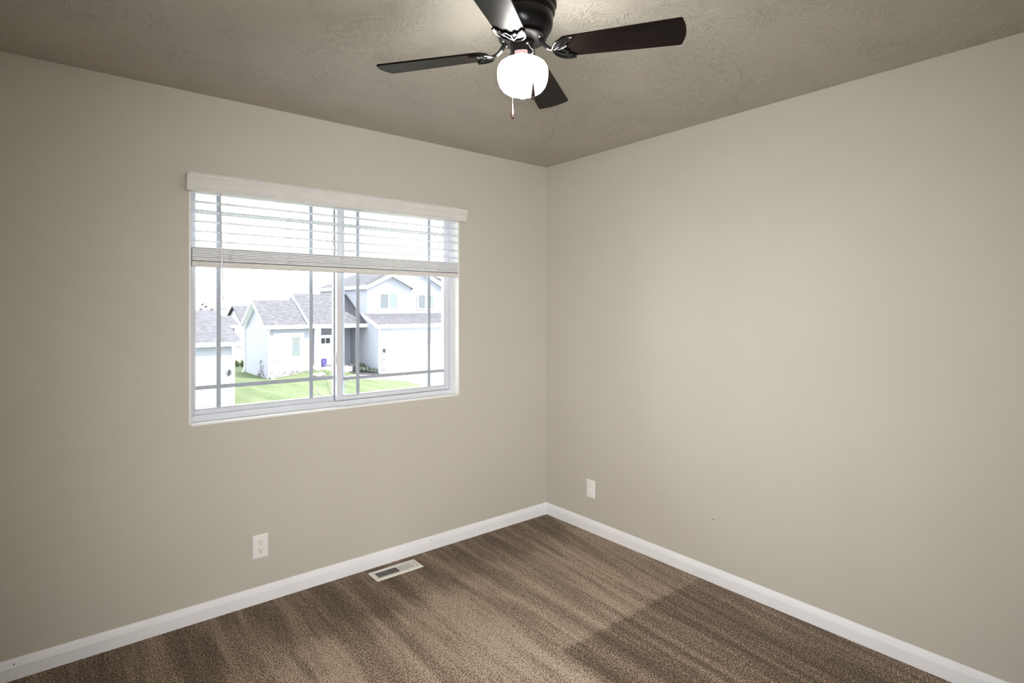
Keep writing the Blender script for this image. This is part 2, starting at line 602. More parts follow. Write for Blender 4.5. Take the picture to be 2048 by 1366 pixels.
b = MB()                         # window wall with its opening
b.box(XW - .16, 0, 0, WX0, WT, H)
b.box(WX1, 0, 0, WT, WT, H)
b.box(WX0, 0, 0, WX1, WT, WZ0)
b.box(WX0, 0, WZ1, WX1, WT, H)
bmesh.ops.remove_doubles(b.bm, verts=b.bm.verts, dist=1e-5)
tag(b.build('wall_north', M['wall']), 'taupe wall around the window', **STRUCT)
b = MB(); b.box(0, YS - .16, 0, WT, 0, H)
we = tag(b.build('wall_east', M['wall']), 'blank taupe wall right of the corner', **STRUCT)
m = MB(); m.tube([(-.0015, -1.298, .331), (.001, -1.298, .331)], .0028, 10)
m.build('nail_hole', M['black'], we)
b = MB(); b.box(XW - .16, YS - .16, 0, XW, 0, H)
tag(b.build('wall_west', M['wall']), **STRUCT)
b = MB()                         # south wall with the open doorway the photograph is taken from
DX0, DX1, DH = -3.12, -2.30, 2.04
b.box(XW, YS - .12, 0, DX0, YS, H)
b.box(DX1, YS - .12, 0, 0, YS, H)
b.box(DX0, YS - .12, DH, DX1, YS, H)
tag(b.build('wall_south', M['wall']), **STRUCT)
b = MB()
b.box(-3.4, -4.6, 0, -1.6, -4.5, H); b.box(-3.4, -4.5, 0, -3.3, YS - .16, H); b.box(-1.7, -4.5, 0, -1.6, YS - .16, H)
tag(b.build('wall_hall', M['wall']), **STRUCT)

BB = [(0, 0), (.014, 0), (.014, .051), (.0125, .054), (.0125, .058), (.0095, .062), (.0085, .067), (.0055, .072), (.004, .077), (0, .079)]
b = MB(); b.profile(BB, (XW, 0, 0), (0, 0, 0), (0, -1, 0))
bn = tag(b.build('baseboard_north', M['trim']), **STRUCT)
for nx in (-.9477, -2.8254):
    m = MB(); m.tube([(nx, -.0128, .0595), (nx, -.0105, .0605)], .0022, 8)
    m.build('nail_hole', M['black'], bn)
b = MB(); b.profile(BB, (0, 0, 0), (0, YS, 0), (-1, 0, 0))
tag(b.build('baseboard_east', M['trim']), **STRUCT)

# ------------------------------------------------------------------ window
# white painted return lining the opening
RT = 0.004
b = MB()
b.box(WX0, -0.001, WZ0 - RT, WX1, 0.075, WZ0 + RT)
b.box(WX0 - RT, -0.001, WZ0 - RT, WX0 + RT, 0.075, WZ1)
b.box(WX1 - RT, -0.001, WZ0 - RT, WX1 + RT, 0.075, WZ1)
b.box(WX0, -0.001, WZ1 - RT, WX1, 0.075, WZ1 + RT)
tag(b.build('trim_1', M['reveal']), 'white painted return of the window opening', **STRUCT)

win = tag(empty('window_1', ((WX0 + WX1) / 2, 0.07, WZ0)), 'white sliding window with grilles', **STRUCT)
wl = Vector(win.location)


def wbox(mb, x0, y0, z0, x1, y1, z1):
    mb.box(x0 - wl.x, y0 - wl.y, z0 - wl.z, x1 - wl.x, y1 - wl.y, z1 - wl.z)

FX0, FX1, FZ0, FZ1 = WX0 + RT, WX1 - RT, WZ0 + RT, WZ1 - RT
b = MB()                         # outer frame, stepped tracks
for (d0, d1, s, e) in ((.062, .150, .018, .018), (.1005, .1495, .0262, .0262)):
    wbox(b, FX0, d0, FZ0, FX0 + s, d1, FZ1)
    wbox(b, FX1 - s, d0, FZ0, FX1, d1, FZ1)
    wbox(b, FX0, d0, FZ0, FX1, d1, FZ0 + e)
    wbox(b, FX0, d0, FZ1 - e, FX1, d1, FZ1)
wbox(b, FX0 + .0005, .0605, FZ0 - .0005, FX1 - .0005, .0735, FZ0 + .0245)     # raised inner lip of the sill track
wbox(b, FX0 + .0005, .0605, FZ1 - .0245, FX1 - .0005, .0735, FZ1 + .0005)
b.build('window_frame', M['vinyl'], win, bevel=.0015)


def sash(x0, x1, z0, z1, y0, y1, st, rail, gl_x, gl_z):
    """one sash: stiles and rails, a pane with its own prairie grille"""
    f = MB()
    wbox(f, x0, y0, z0, x0 + st[0], y1, z1)
    wbox(f, x1 - st[1], y0, z0, x1, y1, z1)
    wbox(f, x0 + st[0], y0, z0, x1 - st[1], y1, z0 + rail)
    wbox(f, x0 + st[0], y0, z1 - rail, x1 - st[1], y1, z1)
    # glazing bead
    bd = .006
    ym = y0 + .008
    wbox(f, x0 + st[0], ym, z0 + rail, x0 + st[0] + bd, y1, z1 - rail)
    wbox(f, x1 - st[1] - bd, ym, z0 + rail, x1 - st[1], y1, z1 - rail)
    wbox(f, x0 + st[0], ym, z0 + rail, x1 - st[1], y1, z0 + rail + bd)
    wbox(f, x0 + st[0], ym, z1 - rail - bd, x1 - st[1], y1, z1 - rail)
    so = f.build('sash', M['vinyl'], win, bevel=.0012)
    yc = (y0 + y1) / 2 + .004
    g = MB()
    wbox(g, x0 + st[0], yc - .002, z0 + rail, x1 - st[1], yc + .002, z1 - rail)
    g.build('pane', M['glass'], so)
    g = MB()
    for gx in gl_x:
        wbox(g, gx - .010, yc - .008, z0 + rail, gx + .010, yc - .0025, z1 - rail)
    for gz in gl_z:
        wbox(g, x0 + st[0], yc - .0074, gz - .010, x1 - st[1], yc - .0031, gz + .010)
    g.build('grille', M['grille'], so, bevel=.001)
    return so

sash(FX0 + .018, -1.455, FZ0 + .026, FZ1 - .026, .108, .138, (.016, .038), .019, (-2.0755, -1.621), (1.063, 1.913))
sash(-1.4946, FX1 - .018, FZ0 + .026, FZ1 - .026, .076, .106, (.0316, .026), .022, (-1.3685, -.904), (1.055, 1.908))
b = MB()                         # weatherstrips
wbox(b, -1.4985, .1065, FZ0 + .026, -1.4960, .1078, FZ1 - .026)
wbox(b, FX1 - .019, .080, FZ0 + .03, FX1 - .0165, .100, FZ1 - .03)
b.build('weatherstrip', M['gasket'], win)
b = MB()                         # half screen outside the sliding sash
sx0, sx1, sz0, sz1 = -1.440, FX1 - .003, FZ0 + .012, FZ1 - .012
for q in ((sx0, sz0, sx0 + .020, sz1), (sx1 - .020, sz0, sx1, sz1), (sx0, sz0, sx1, sz0 + .020), (sx0, sz1 - .020, sx1, sz1)):
    wbox(b, q[0], .1505, q[1], q[2], .158, q[3])
b.build('screen_frame', M['screen'], win, bevel=.001)
b = MB()                         # sash lock on the meeting stile
wbox(b, -1.5025, .071, 1.135, -1.4900, .080, 1.205)
wbox(b, -1.5085, .067, 1.150, -1.4985, .075, 1.185)
b.build('sash_lock', M['vinyl'], win, bevel=.002)

# ------------------------------------------------------------------ blind
bl = tag(empty('window_blind', (-1.48, -0.03, 1.64)),
         'off-white slatted blind half raised over the window with crown valance', 'blind')
B0 = Vector(bl.location)
SX0, SX1 = -2.212, -.7525
SY0, SY1 = -.009, .041


def L(p):
    return Vector(p) - B0


VP = [(0, 0), (.047, 0), (.049, .003), (.049, .010), (.045, .013), (.045, .017), (.050, .024), (.0535, .034), (.0525, .042), (.049, .049), (.051, .054), (.057, .062), (.060, .066), (.060, .072), (.058, .0745), (0, .0745)]
b = MB()
b.profile(VP, L((-2.240, 0, 1.9825)), L((-.714, 0, 1.9825)), (0, -1, 0))
b.build('valance', M['blind'], bl, bevel=.0006)
b = MB(); b.box(*L((SX0, SY0, 2.012)), *L((SX1, SY1, 2.06)))
b.build('headrail', M['blind'], bl, bevel=.002)


def slat(z, tilt=0.0, y_off=0.0, name='slat', th=.0032):
    """a slightly crowned 50 mm slat"""
    n = 6
    pts = []
    for i in range(n + 1):
        t = i / n * 2 - 1
        yy, zz = t * .025, .0012 * (1 - t * t)
        pts.append((yy * math.cos(tilt) - zz * math.sin(tilt), yy * math.sin(tilt) + zz * math.cos(tilt)))
    m = MB()
    prof = [(-(p[0]), p[1]) for p in pts] + [(-(p[0]), p[1] - th) for p in reversed(pts)]
    yc = (SY0 + SY1) / 2 + y_off
    m.profile(prof, L((SX0, yc, z)), L((SX1, yc, z)), (0, -1, 0))
    return m.build(name, M['slat'], bl, bevel=.0007)

OPEN_Z = [1.9865, 1.9435, 1.8985, 1.8530, 1.8070, 1.7620]
for z in OPEN_Z:
    slat(z, tilt=-0.03)
z = 1.7292
for i in range(8):                                   # the bunched slats, one on the next
    slat(z, tilt=-.055 + random.uniform(-.02, .02), y_off=random.uniform(-.002, .0015), th=.0060)
    z -= .0081
b = MB()
RP = [(0, 0), (.050, 0), (.052, .003), (.053, .008), (.051, .012), (.051, .016), (.052, .020), (.050, .0235), (0, .0235)]
b.profile(RP, L((SX0 - .001, SY1, 1.6400)), L((SX1 + .003, SY1, 1.6400)), (0, -1, 0))
b.build('bottom_rail', M['blind'], bl, bevel=.0008)
LX = (-2.050, -1.776, -1.502, -1.196, -.896)
for lx in LX:
    c = MB()
    for yy in (SY0 - .002, SY1 + .002):
        for dx in (-.0035, .0035):
            c.tube([L((lx + dx, yy, 2.02)), L((lx + dx, yy, 1.735))], .0008, 5)
    for z in OPEN_Z:                                  # rungs under every slat
        c.tube([L((lx - .0035, SY0 - .002, z - .005)), L((lx - .0035, SY1 + .002, z - .0035))], .0007, 5)
    # slack loops hanging over the bunched slats
    rnd = random.Random(int(lx * -1000))
    for k in range(6):
        z0 = 1.733 - k * .0105
        w = rnd.uniform(.010, .019)
        s = rnd.choice((-1, 1))
        pts = []
        for i in range(9):
            a = i / 8 * PI
            pts.append(L((lx + s * (math.cos(a) * w * .5), SY0 - .0035 - math.sin(a) * .006, z0 - math.sin(a) * rnd.uniform(.009, .013) - i * .0011)))
        c.tube(pts, .0010, 5)
    # plug under the rail
    c.tube([L((lx, SY0 + .012, 1.641)), L((lx, SY0 + .012, 1.6375))], .006, 12)
    c.build('ladder_cord', M['cord'], bl, smooth=True)
for dx, zt in ((-.0015, 1.812), (.0065, 1.768)):
    c = MB()
    c.tube([L((-1.549 + dx, SY0 - .0045, 1.985)), L((-1.549 + dx, SY0 - .0045, zt + .012))], .0008, 6)
    co = c.build('lift_cord', M['cord'], bl, smooth=True)
    t = MB()
    o = L((-1.549 + dx, SY0 - .0045, zt))
    t.lathe([(.0012, .014), (.0022, .012), (.0042, .002), (.0058, -.012), (.0062, -.019), (.0045, -.023), (0, -.0235)], o, 16)
    t.build('tassel', M['blind'], co, smooth=True)
b = MB()
w0, w1 = L((-2.1005, -.034, 1.984)), L((-2.0905, -.036, 1.487))
b.tube([w0, w0.lerp(w1, .5), w1 + Vector((0, 0, .008)), w1], [.0036, .0038, .0042, .0030], 6)
b.tube([L((-2.1005, -.034, 1.984)), L((-2.1005, -.022, 1.996))], .002, 6)
b.build('tilt_wand', M['wand'], bl)

# ------------------------------------------------------------------ outlets
def outlet(name, origin, rz, label, capped):
    t = tag(empty(name, origin, rz), label, 'wall outlet')
    m = MB()                     # local: x across, -y out of the wall, z up
    w, h, d, e = .0365, .058, .0055, .004
    a = [(-w, 0, -h), (w, 0, -h), (w, 0, h), (-w, 0, h)]
    m.box(-w, -.002, -h, w, 0, h)
    o2 = [(-w, -.002, -h), (w, -.002, -h), (w, -.002, h), (-w, -.002, h)]
    i2 = [(-w + e, -d, -h + e), (w - e, -d, -h + e), (w - e, -d, h - e), (-w + e, -d, h - e)]
    vo = [m.bm.verts.new(p) for p in o2]
    vi = [m.bm.verts.new(p) for p in i2]
    for i in range(4):
        j = (i + 1) % 4
        m.bm.faces.new([vo[i], vo[j], vi[j], vi[i]])
    m.bm.faces.new(vi)
    m.build('cover_plate', M['plate'], t, bevel=.0008)
    m = MB()
    m.tube([(0, -d + .0005, 0), (0, -d - .0012, 0)], .0032, 16)
    m.build('screw', M['plate'], t, bevel=.0004)
    for s in (1, -1):
        cz = s * .0195
        prof = []
        for i in range(40):
            an = 2 * PI * i / 40
            prof.append((.0172 * math.cos(an), max(-.0138, min(.0138, .0172 * math.sin(an)))))
        m = MB()
        dep = .0015 if not capped else .0040
        m.poly([(px, -d + .0003, cz + pz) for px, pz in prof], (0, -dep - .0003, 0))
        r = m.build('receptacle', M['plate'], t, bevel=.0006)
        m = MB()
        yf = -d - dep - .0002
        if not capped:
            m.box(-.0078, yf, cz - .0006, -.0054, yf + .0012, cz + .0088)
            m.box(.0056, yf, cz + .0006, .0076, yf + .0012, cz + .0078)
            m.tube([(0, yf, cz - .0078), (0, yf + .0012, cz - .0078)], .0028, 14)
            m.build('socket_hole', M['black'], r)
        else:
            m.tube([(0, yf - .0016, cz), (0, yf + .001, cz)], .0085, 20)
            m.build('safety_cap', M['plate'], r, bevel=.0008)
    return t

outlet('wall_outlet', (-1.914, 0, .2755), 0, 'white duplex wall outlet with open sockets left of the floor vent', False)
outlet('wall_outlet', (0, -.423, .277), -PI / 2, 'white outlet with capped sockets on the blank wall beside the corner', True)

# ------------------------------------------------------------------ floor vent
vt = tag(empty('floor_vent', (-1.235, -.118, 0)), 'white louvred floor vent set in the carpet below the window', 'vent')
m = MB()
ox, oy, ix, iy = .141, .059, .121, .034
out = [(-ox, -oy, .001), (ox, -oy, .001), (ox, oy, .001), (-ox, oy, .001)]
mid = [(-ox + .008, -oy + .008, .0065), (ox - .008, -oy + .008, .0065), (ox - .008, oy - .008, .0065), (-ox + .008, oy - .008, .0065)]
inn = [(-ix, -iy, .0065), (ix, -iy, .0065), (ix, iy, .0065), (-ix, iy, .0065)]
low = [(-ix, -iy, .001), (ix, -iy, .001), (ix, iy, .001), (-ix, iy, .001)]
rings = [[m.bm.verts.new(p) for p in r] for r in (out, mid, inn, low)]
for a, c in zip(rings, rings[1:]):
    for i in range(4):
        j = (i + 1) % 4
        m.bm.faces.new([a[i], a[j], c[j], c[i]])
m.build('vent_frame', M['vent'], vt)
m = MB(); m.box(-ix - .004, -iy - .004, .0004, ix + .004, iy + .004, .0012)
m.build('duct_opening', M['duct'], vt)
m = MB()
N = 18
for i in range(N + 1):
    x = -ix + .003 + (2 * ix - .022) * i / N
    d = .0052 if i < N * .56 else -.0022
    m.poly([(x - .0011, -iy, .0063), (x + .0014, -iy, .0063), (x + .0014 + d, -iy, .0014), (x - .0011 + d, -iy, .0014)], (0, 2 * iy, 0))
m.box(ix - .018, -iy, .001, ix - .008, iy, .0062)
m.build('louvre', M['vent'], vt)
m = MB(); m.box(ix - .006, -.014, .001, ix - .001, .006, .0062); m.box(ix - .0055, -.012, .006, ix - .0015, -.004, .0095)
m.build('damper_lever', M['vent'], vt, bevel=.0006)

# ------------------------------------------------------------------ ceiling fan
FANX, FANY = -1.5883, -1.6145
fan = tag(empty('ceiling_fan', (FANX, FANY, H)),
          'black hugger ceiling fan with dark wood blades and a lit white globe', 'ceiling fan')
Z = lambda z: z - H
m = MB()
m.lathe([(.060, Z(2.4398)), (.100, Z(2.4398)), (.1035, Z(2.434)), (.1035, Z(2.385)), (.1045, Z(2.382)), (.1045, Z(2.374)), (.1020, Z(2.371)), (.0985, Z(2.368)), (.0985, Z(2.363)),
         (.1000, Z(2.360)), (.0995, Z(2.352)), (.0955, Z(2.345)), (.0935, Z(2.343)), (.0935, Z(2.338)), (.0940, Z(2.336)), (.0930, Z(2.318)),
         (.0885, Z(2.302)), (.0790, Z(2.288)), (.0775, Z(2.2865)), (.0760, Z(2.2865)), (.0640, Z(2.2755)), (.040, Z(2.2700))], seg=72)
m.build('motor_housing', M['bronze'], fan, smooth='auto')
m = MB()
m.lathe([(.036, Z(2.2705)), (.0725, Z(2.2765)), (.0735, Z(2.2735)), (.0700, Z(2.2700)), (.052, Z(2.2665)), (.036, Z(2.2655))], seg=64)
m.build('flywheel', M['matte'], fan, smooth='auto')
m = MB()
m.lathe([(.034, Z(2.2665)), (.0375, Z(2.2655)), (.0375, Z(2.2290)), (.0350, Z(2.2275)), (.020, Z(2.2270))], seg=48)
m.build('switch_housing', M['bronze'], fan, smooth='auto')
m = MB()
m.lathe([(.030, Z(2.2285)), (.0385, Z(2.2280)), (.0395, Z(2.2260)), (.0395, Z(2.2120)), (.0410, Z(2.2100)), (.0405, Z(2.2070)), (.034, Z(2.2068))], seg=48)
fit = m.build('light_fitter', M['bronze'], fan, smooth='auto')
m = MB()                         # pale sticker on the fitter, facing the doorway side
a0 = math.atan2(-.7753, -.6316)
seg = 14
vs = []
for i in range(seg + 1):
    an = a0 - .65 + 1.0 * i / seg
    vs.append([m.bm.verts.new((r_ * math.cos(an), r_ * math.sin(an), Z(z_))) for r_, z_ in ((.0397, 2.2125), (.0397, 2.2255), (.0402, 2.2255), (.0402, 2.2125))])
for p, q in zip(vs, vs[1:]):
    for i in range(4):
        m.bm.faces.new([p[i], p[(i + 1) % 4], q[(i + 1) % 4], q[i]])
m.bm.faces.new(vs[0][::-1]); m.bm.faces.new(vs[-1])
m.build('rating_sticker', M['sticker'], fit)
for i in range(3):
    an = a0 + .75 + i * 2 * PI / 3
    m = MB()
    m.tube([(.038 * math.cos(an), .038 * math.sin(an), Z(2.219)), (.046 * math.cos(an), .046 * math.sin(an), Z(2.219))], [.0030, .0034], 12)
    m.build('thumb_screw', M['chrome'], fit, smooth='auto')
m = MB()
m.lathe([(.034, Z(2.2095)), (.0365, Z(2.2082)), (.046, Z(2.2068)), (.060, Z(2.2025)), (.0705, Z(2.1950)), (.0765, Z(2.1840)), (.0782, Z(2.1710)), (.0775, Z(2.1570)), (.0750, Z(2.1430)),
         (.0700, Z(2.1300)), (.0620, Z(2.1190)), (.0500, Z(2.1110)), (.0350, Z(2.1055)), (.0220, Z(2.1020)), (.0145, Z(2.0995)), (.0125, Z(2.0955)), (.0075, Z(2.0928)), (0, Z(2.0918))], seg=64)
m.build('glass_globe', M['globe'], fan, smooth=True)

TH = -.9597
PITCH = -.1832
for kblade in range(4):
    # bracket: the arm, a crescent holding the blade's end
    br = empty('x')
    bpy.data.objects.remove(br)
    zb = Z(2.2366)
    m = MB()
    # everything of the crescent lies in the tilted blade plane
    RX = Matrix.Rotation(PITCH, 4, 'X')

    def T(x, y, z=0.0):
        v = RX @ Vector((0, y, z))
        return Vector((x, v.y, v.z + zb))
    arm = []
    for i in range(13):
        t = i / 12
        x = .056 + (.098 - .056) * t
        z = Z(2.2690) * (1 - t) ** 1.0 + zb * t
        # S-bend: leaves the hub downwards, arrives level
        zz = Z(2.2690) + (zb - .004 - Z(2.2690)) * (1 - (1 - t) ** 2.2)
        arm.append((x, 0, zz))
    m.tube(arm, [.0075 - .0022 * (i / 12) for i in range(13)], 10)
    m.tube([(.052, 0, Z(2.2745)), (.052, 0, Z(2.2665))], .0105, 14)
    n = 25
    outer = []
    for i in range(n):
        a = -PI / 2 + PI * i / (n - 1)
        # half ellipse opening outwards, prongs at x = .158
        outer.append((.150 - .055 * math.cos(a) ** .8 if math.cos(a) > 0 else .150, .0465 * math.sin(a)))
    outer = [(.160, -.0455)] + outer + [(.160, .0455)]
    n = len(outer)
    inner = []
    for i in range(n):
        s = (i / (n - 1)) * 2 - 1
        yy = .0375 * s
        sc = .134 + .022 * abs(s) ** 2.2 - .010 * math.cos(3 * PI * s) * (1 - abs(s)) - .004 * (1 - abs(s))
        inner.append((sc, yy))
    inner[0] = (.159, -.0385)
    inner[-1] = (.159, .0385)
    zl, zu = -.0068, -.0035
    va = [m.bm.verts.new(T(x, y, zl)) for x, y in outer]
    vb = [m.bm.verts.new(T(x, y, zl)) for x, y in inner]
    vc = [m.bm.verts.new(T(x, y, zu)) for x, y in outer]
    vd = [m.bm.verts.new(T(x, y, zu)) for x, y in inner]
    for i in range(n - 1):
        for q in ((va[i], va[i + 1], vb[i + 1], vb[i]), (vc[i + 1], vc[i], vd[i], vd[i + 1]),
                  (va[i + 1], va[i], vc[i], vc[i + 1]), (vb[i], vb[i + 1], vd[i + 1], vd[i])):
            m.bm.faces.new(q)
    m.bm.faces.new((va[0], vb[0], vd[0], vc[0]))
    m.bm.faces.new((vb[-1], va[-1], vc[-1], vd[-1]))
    m.tube([T(x, y, zl - .001) for x, y in outer], .0036, 8)
    m.tube([T(x, y, zl - .0005) for x, y in inner], .0026, 8)
    for s in (-1, 1):
        m.tube([T(.097, 0, zl - .001), T(.110, s * .010, zl - .002), T(.126, s * .021, zl - .001), T(.140, s * .0245, zl)], [.0030, .0030, .0026, .002], 8)
    m.tube([T(.096, 0, zl - .001), T(.112, 0, zl - .002), T(.121, 0, zl - .001)], [.0040, .0032, .0024], 8)
    for (sx, sy) in ((.147, -.030), (.147, .030), (.128, 0)):
        p = T(sx, sy, zl)
        m.ball(p, .0032, 2)
    ir = m.build('blade_bracket', M['iron'], fan, smooth='auto')
    ir.rotation_euler = (0, 0, TH + kblade * PI / 2)
    # blade board
    m = MB()
    pts = []
    r0, w0, w1, R1 = .108, .046, .0585, .4735
    for i in range(11):                                # rounded root
        a = PI / 2 + PI * i / 10
        pts.append((r0 + .030 + .030 * math.cos(a), w0 * math.sin(a)))
    pts.append((.160, -w0 - .001))
    rc = .011
    for i in range(7):                                 # outer corners, bowed tip
        a = -PI / 2 + (PI / 2) * i / 6
        pts.append((R1 - rc + rc * math.cos(a), -w1 + rc + rc * math.sin(a)))
    for i in range(1, 8):
        s = -1 + 2 * i / 8
        pts.append((R1 + .0085 * (1 - s * s), (w1 - rc) * s))
    for i in range(7):
        a = (PI / 2) * i / 6
        pts.append((R1 - rc + rc * math.cos(a), w1 - rc + rc * math.sin(a)))
    pts.append((.160, w0 + .001))
    m.poly([(x, y, -.003) for x, y in pts], (0, 0, .006))
    bo = m.build('blade', M['blade'], fan, bevel=.0012)
    bo.location = (0, 0, zb)
    bo.rotation_euler = (Matrix.Rotation(TH + kblade * PI / 2, 4, 'Z') @ Matrix.Rotation(PITCH, 4, 'X')).to_euler()

for kb in range(4):                # hub screws around the flywheel
    for da in (-.30, .30):
        an = TH + kb * PI / 2 + da
        m = MB()
        m.ball((.060 * math.cos(an), .060 * math.sin(an), Z(2.2675)), .0036, 2, (1, 1, .7))
        m.build('housing_screw', M['chrome'], fan, smooth=True)

rt = Vector((.7753, -.6316, 0)); fw = Vector((.6316, .7753, 0))


def chain(dr, df, z0, z1, side, label):
    """beaded pull chain from the switch housing, hanging to its fob"""
    end = rt * dr + fw * df
    st = end.normalized() * .0385
    m = MB()
    top = Vector((st.x, st.y, Z(2.246)))
    kn = Vector((end.x, end.y, Z(z0)))
    m.tube([st * .9 + Vector((0, 0, Z(2.246))), st * 1.12 + Vector((0, 0, Z(2.246)))], .0035, 10)
    path = []
    a = st * 1.12 + Vector((0, 0, Z(2.246)))
    for i in range(14):
        t = i / 13
        p = a.lerp(Vector((end.x, end.y, Z(2.205))), t)
        p.z -= .004 * math.sin(PI * t)
        path.append(p)
    zz = 2.205
    while zz > z1:
        zz -= .0032
        path.append(Vector((end.x, end.y, Z(zz))))
    for p in path:
        m.ball(p, .00125, 1)
    m.tube(path, .0005, 4)
    c = m.build('pull_chain', M['chain'], fan, smooth=True)
    if label: c['label'] = label
    f = MB()
    f.lathe([(.0016, .004), (.0024, .002), (.0032, -.006), (.0050, -.020), (.0064, -.032), (.0064, -.038), (.0050, -.043), (.0022, -.0455), (0, -.046)], (end.x, end.y, Z(z1)), 20)
    f.build('chain_fob', M['fob'], c, smooth=True)

chain(.0290, -.0835, 2.2, 2.1035, 1, None)
chain(-.0310, .0830, 2.2, 2.1030, -1, None)

# ================================================================== outdoors
ZG = -2.75


def gh(x, y):
    return ZG + .40 * math.exp(-((x - 10.3) / 1.7) ** 2 - ((y - 32.4) / 1.6) ** 2)


m = MB()
NX, NY = 70, 90
gx0, gx1, gy0, gy1 = -12.0, 40.0, 1.2, 44.0
vv = [[m.bm.verts.new((gx0 + (gx1 - gx0) * i / NX, gy0 + (gy1 - gy0) * j / NY, gh(gx0 + (gx1 - gx0) * i / NX, gy0 + (gy1 - gy0) * j / NY))) for j in range(NY + 1)] for i in range(NX + 1)]
for i in range(NX):
    for j in range(NY):
        m.bm.faces.new([vv[i][j], vv[i + 1][j], vv[i + 1][j + 1], vv[i][j + 1]])
tag(m.build('lawn', M['lawn'], smooth=True), 'light green mown lawn between the houses', **STRUCT)
m = MB(); m.box(-60, 44.0, ZG - .3, 140, 260, ZG)
tag(m.build('ground', M['dirt']), 'bare tan ground behind the houses', **STRUCT)
m = MB()
DR = [(13.30, 29.86), (20.5, 29.86), (20.5, 8.0), (11.2, 14.0), (12.33, 20.74), (12.67, 22.94), (12.97, 24.73), (13.10, 26.25), (12.66, 27.29), (11.57, 28.52), (10.55, 28.75),
      (10.65, 30.9), (11.9, 31.3), (12.14, 30.52), (12.72, 30.04)]
m.poly([(x, y, ZG - .05) for x, y in DR], (0, 0, .10))
tag(m.build('driveway', M['concrete']), 'pale concrete driveway and front walk', **STRUCT)
m = MB()
m.poly([(x, y, ZG - .05) for x, y in [(11.95, 32.2), (12.16, 30.56), (12.74, 30.08), (13.28, 29.88), (13.28, 32.25)]], (0, 0, .17))
tag(m.build('trim_2', M['mulch']), 'dark mulch bed beside the garage', **STRUCT)
m = MB()
rnd = random.Random(5)
for i in range(900):
    x, y = rnd.uniform(4.0, 20.0), rnd.uniform(40.5, 43.2)
    h = rnd.uniform(.25, .55)
    dx, dy = rnd.uniform(-.12, .12), rnd.uniform(-.05, .05)
    w = rnd.uniform(.03, .07)
    a = [m.bm.verts.new(p) for p in ((x - w, y, ZG), (x + w, y, ZG), (x, y + w, ZG), (x + dx, y + dy, ZG + h))]
    for f in ((0, 1, 3), (1, 2, 3), (2, 0, 3)):
        m.bm.faces.new([a[i_] for i_ in f])
tag(m.build('grass', M['tallgrass']), 'strip of tall green grass behind the lawn', 'grass', kind='stuff')


def slab(mb, pts, th=.12):
    mb.poly(pts, (0, 0, -th))


# ---------------------------------------------- the house across the street
HX, HY = 10.0, 32.25
hs = tag(empty('house', (HX, HY, ZG)), 'pale two-storey house across the lawn with grey roofs and an attached garage', 'house')
hv = Vector(hs.location)


class HM(MB):
    """a mesh whose coordinates are given in world space and stored relative to a house"""
    def __init__(self, org):
        super().__init__()
        self.org = org

    def build(self, name, mat, parent=None, **kw):
        bmesh.ops.translate(self.bm, verts=self.bm.verts, vec=-self.org)
        return super().build(name, mat, parent, **kw)


def hpart(): return HM(hv)

# low wing with the front windows
m = hpart()
m.poly([(7.24, 32.25, ZG - .5), (7.24, 37.27, ZG - .5), (7.24, 37.27, .22), (7.24, 34.72, 1.78), (7.24, 34.30, 1.78), (7.24, 32.25, .44)], (2.70, 0, 0))
m.box(9.94, 34.3, ZG - .5, 13.28, 37.3, .45)
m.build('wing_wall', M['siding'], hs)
m = hpart()
slab(m, [(6.94, 31.85, .42), (10.0, 31.85, .42), (10.0, 34.42, 1.96), (6.94, 34.42, 1.96)], .10)
slab(m, [(6.94, 36.95, .42), (6.94, 34.42, 1.96), (10.0, 34.42, 1.96), (10.0, 36.95, .42)], .10)
m.build('wing_roof', M['shingle'], hs)
m = hpart()                       # rakes and eave board
m.poly([(6.93, 31.83, .42), (6.93, 34.42, 1.97), (6.93, 34.42, 1.80), (6.93, 31.83, .25)], (-.04, 0, 0))
m.poly([(6.93, 36.97, .42), (6.93, 36.97, .25), (6.93, 34.42, 1.80), (6.93, 34.42, 1.97)], (-.04, 0, 0))
m.box(6.90, 31.80, .22, 9.7, 31.85, .43)
m.box(6.95, 31.85, .24, 9.9, 32.25, .27)
m.poly([(6.94, 31.9, .31), (7.25, 31.9, .31), (7.25, 34.42, 1.83), (6.94, 34.42, 1.83)], (0, 0, .02))
m.poly([(6.94, 36.9, .31), (6.94, 34.42, 1.83), (7.25, 34.42, 1.83), (7.25, 36.9, .31)], (0, 0, .02))
m.build('wing_fascia', M['fascia'], hs)
# middle section over the porch
m = hpart()
slab(m, [(9.55, 31.62, .44), (13.28, 31.62, .44), (13.28, 35.07, 2.42), (9.55, 35.07, 2.42)], .10)
slab(m, [(9.55, 38.5, .44), (9.55, 35.07, 2.42), (13.28, 35.07, 2.42), (13.28, 38.5, .44)], .10)
m.build('porch_roof', M['shingle'], hs)
m = hpart()
m.poly([(9.85, 32.0, .45), (9.85, 38.2, .45), (9.85, 35.07, 2.28)], (.1, 0, 0))
m.build('porch_gable', M['siding'], hs)
m = hpart()
m.poly([(9.54, 31.60, .45), (9.54, 35.07, 2.44), (9.54, 35.07, 2.26), (9.54, 31.60, .27)], (-.04, 0, 0))
m.poly([(9.54, 38.52, .45), (9.54, 38.52, .27), (9.54, 35.07, 2.26), (9.54, 35.07, 2.44)], (-.04, 0, 0))
m.box(9.5, 31.58, .22, 13.28, 31.64, .45)
m.box(9.9, 31.64, .25, 13.28, 34.3, .28)
m.poly([(9.55, 38.4, .36), (9.55, 35.07, 2.30), (9.86, 35.07, 2.30), (9.86, 38.4, .36)], (0, 0, .02))
m.poly([(9.55, 31.7, .36), (9.86, 31.7, .36), (9.86, 35.07, 2.30), (9.55, 35.07, 2.30)], (0, 0, .02))
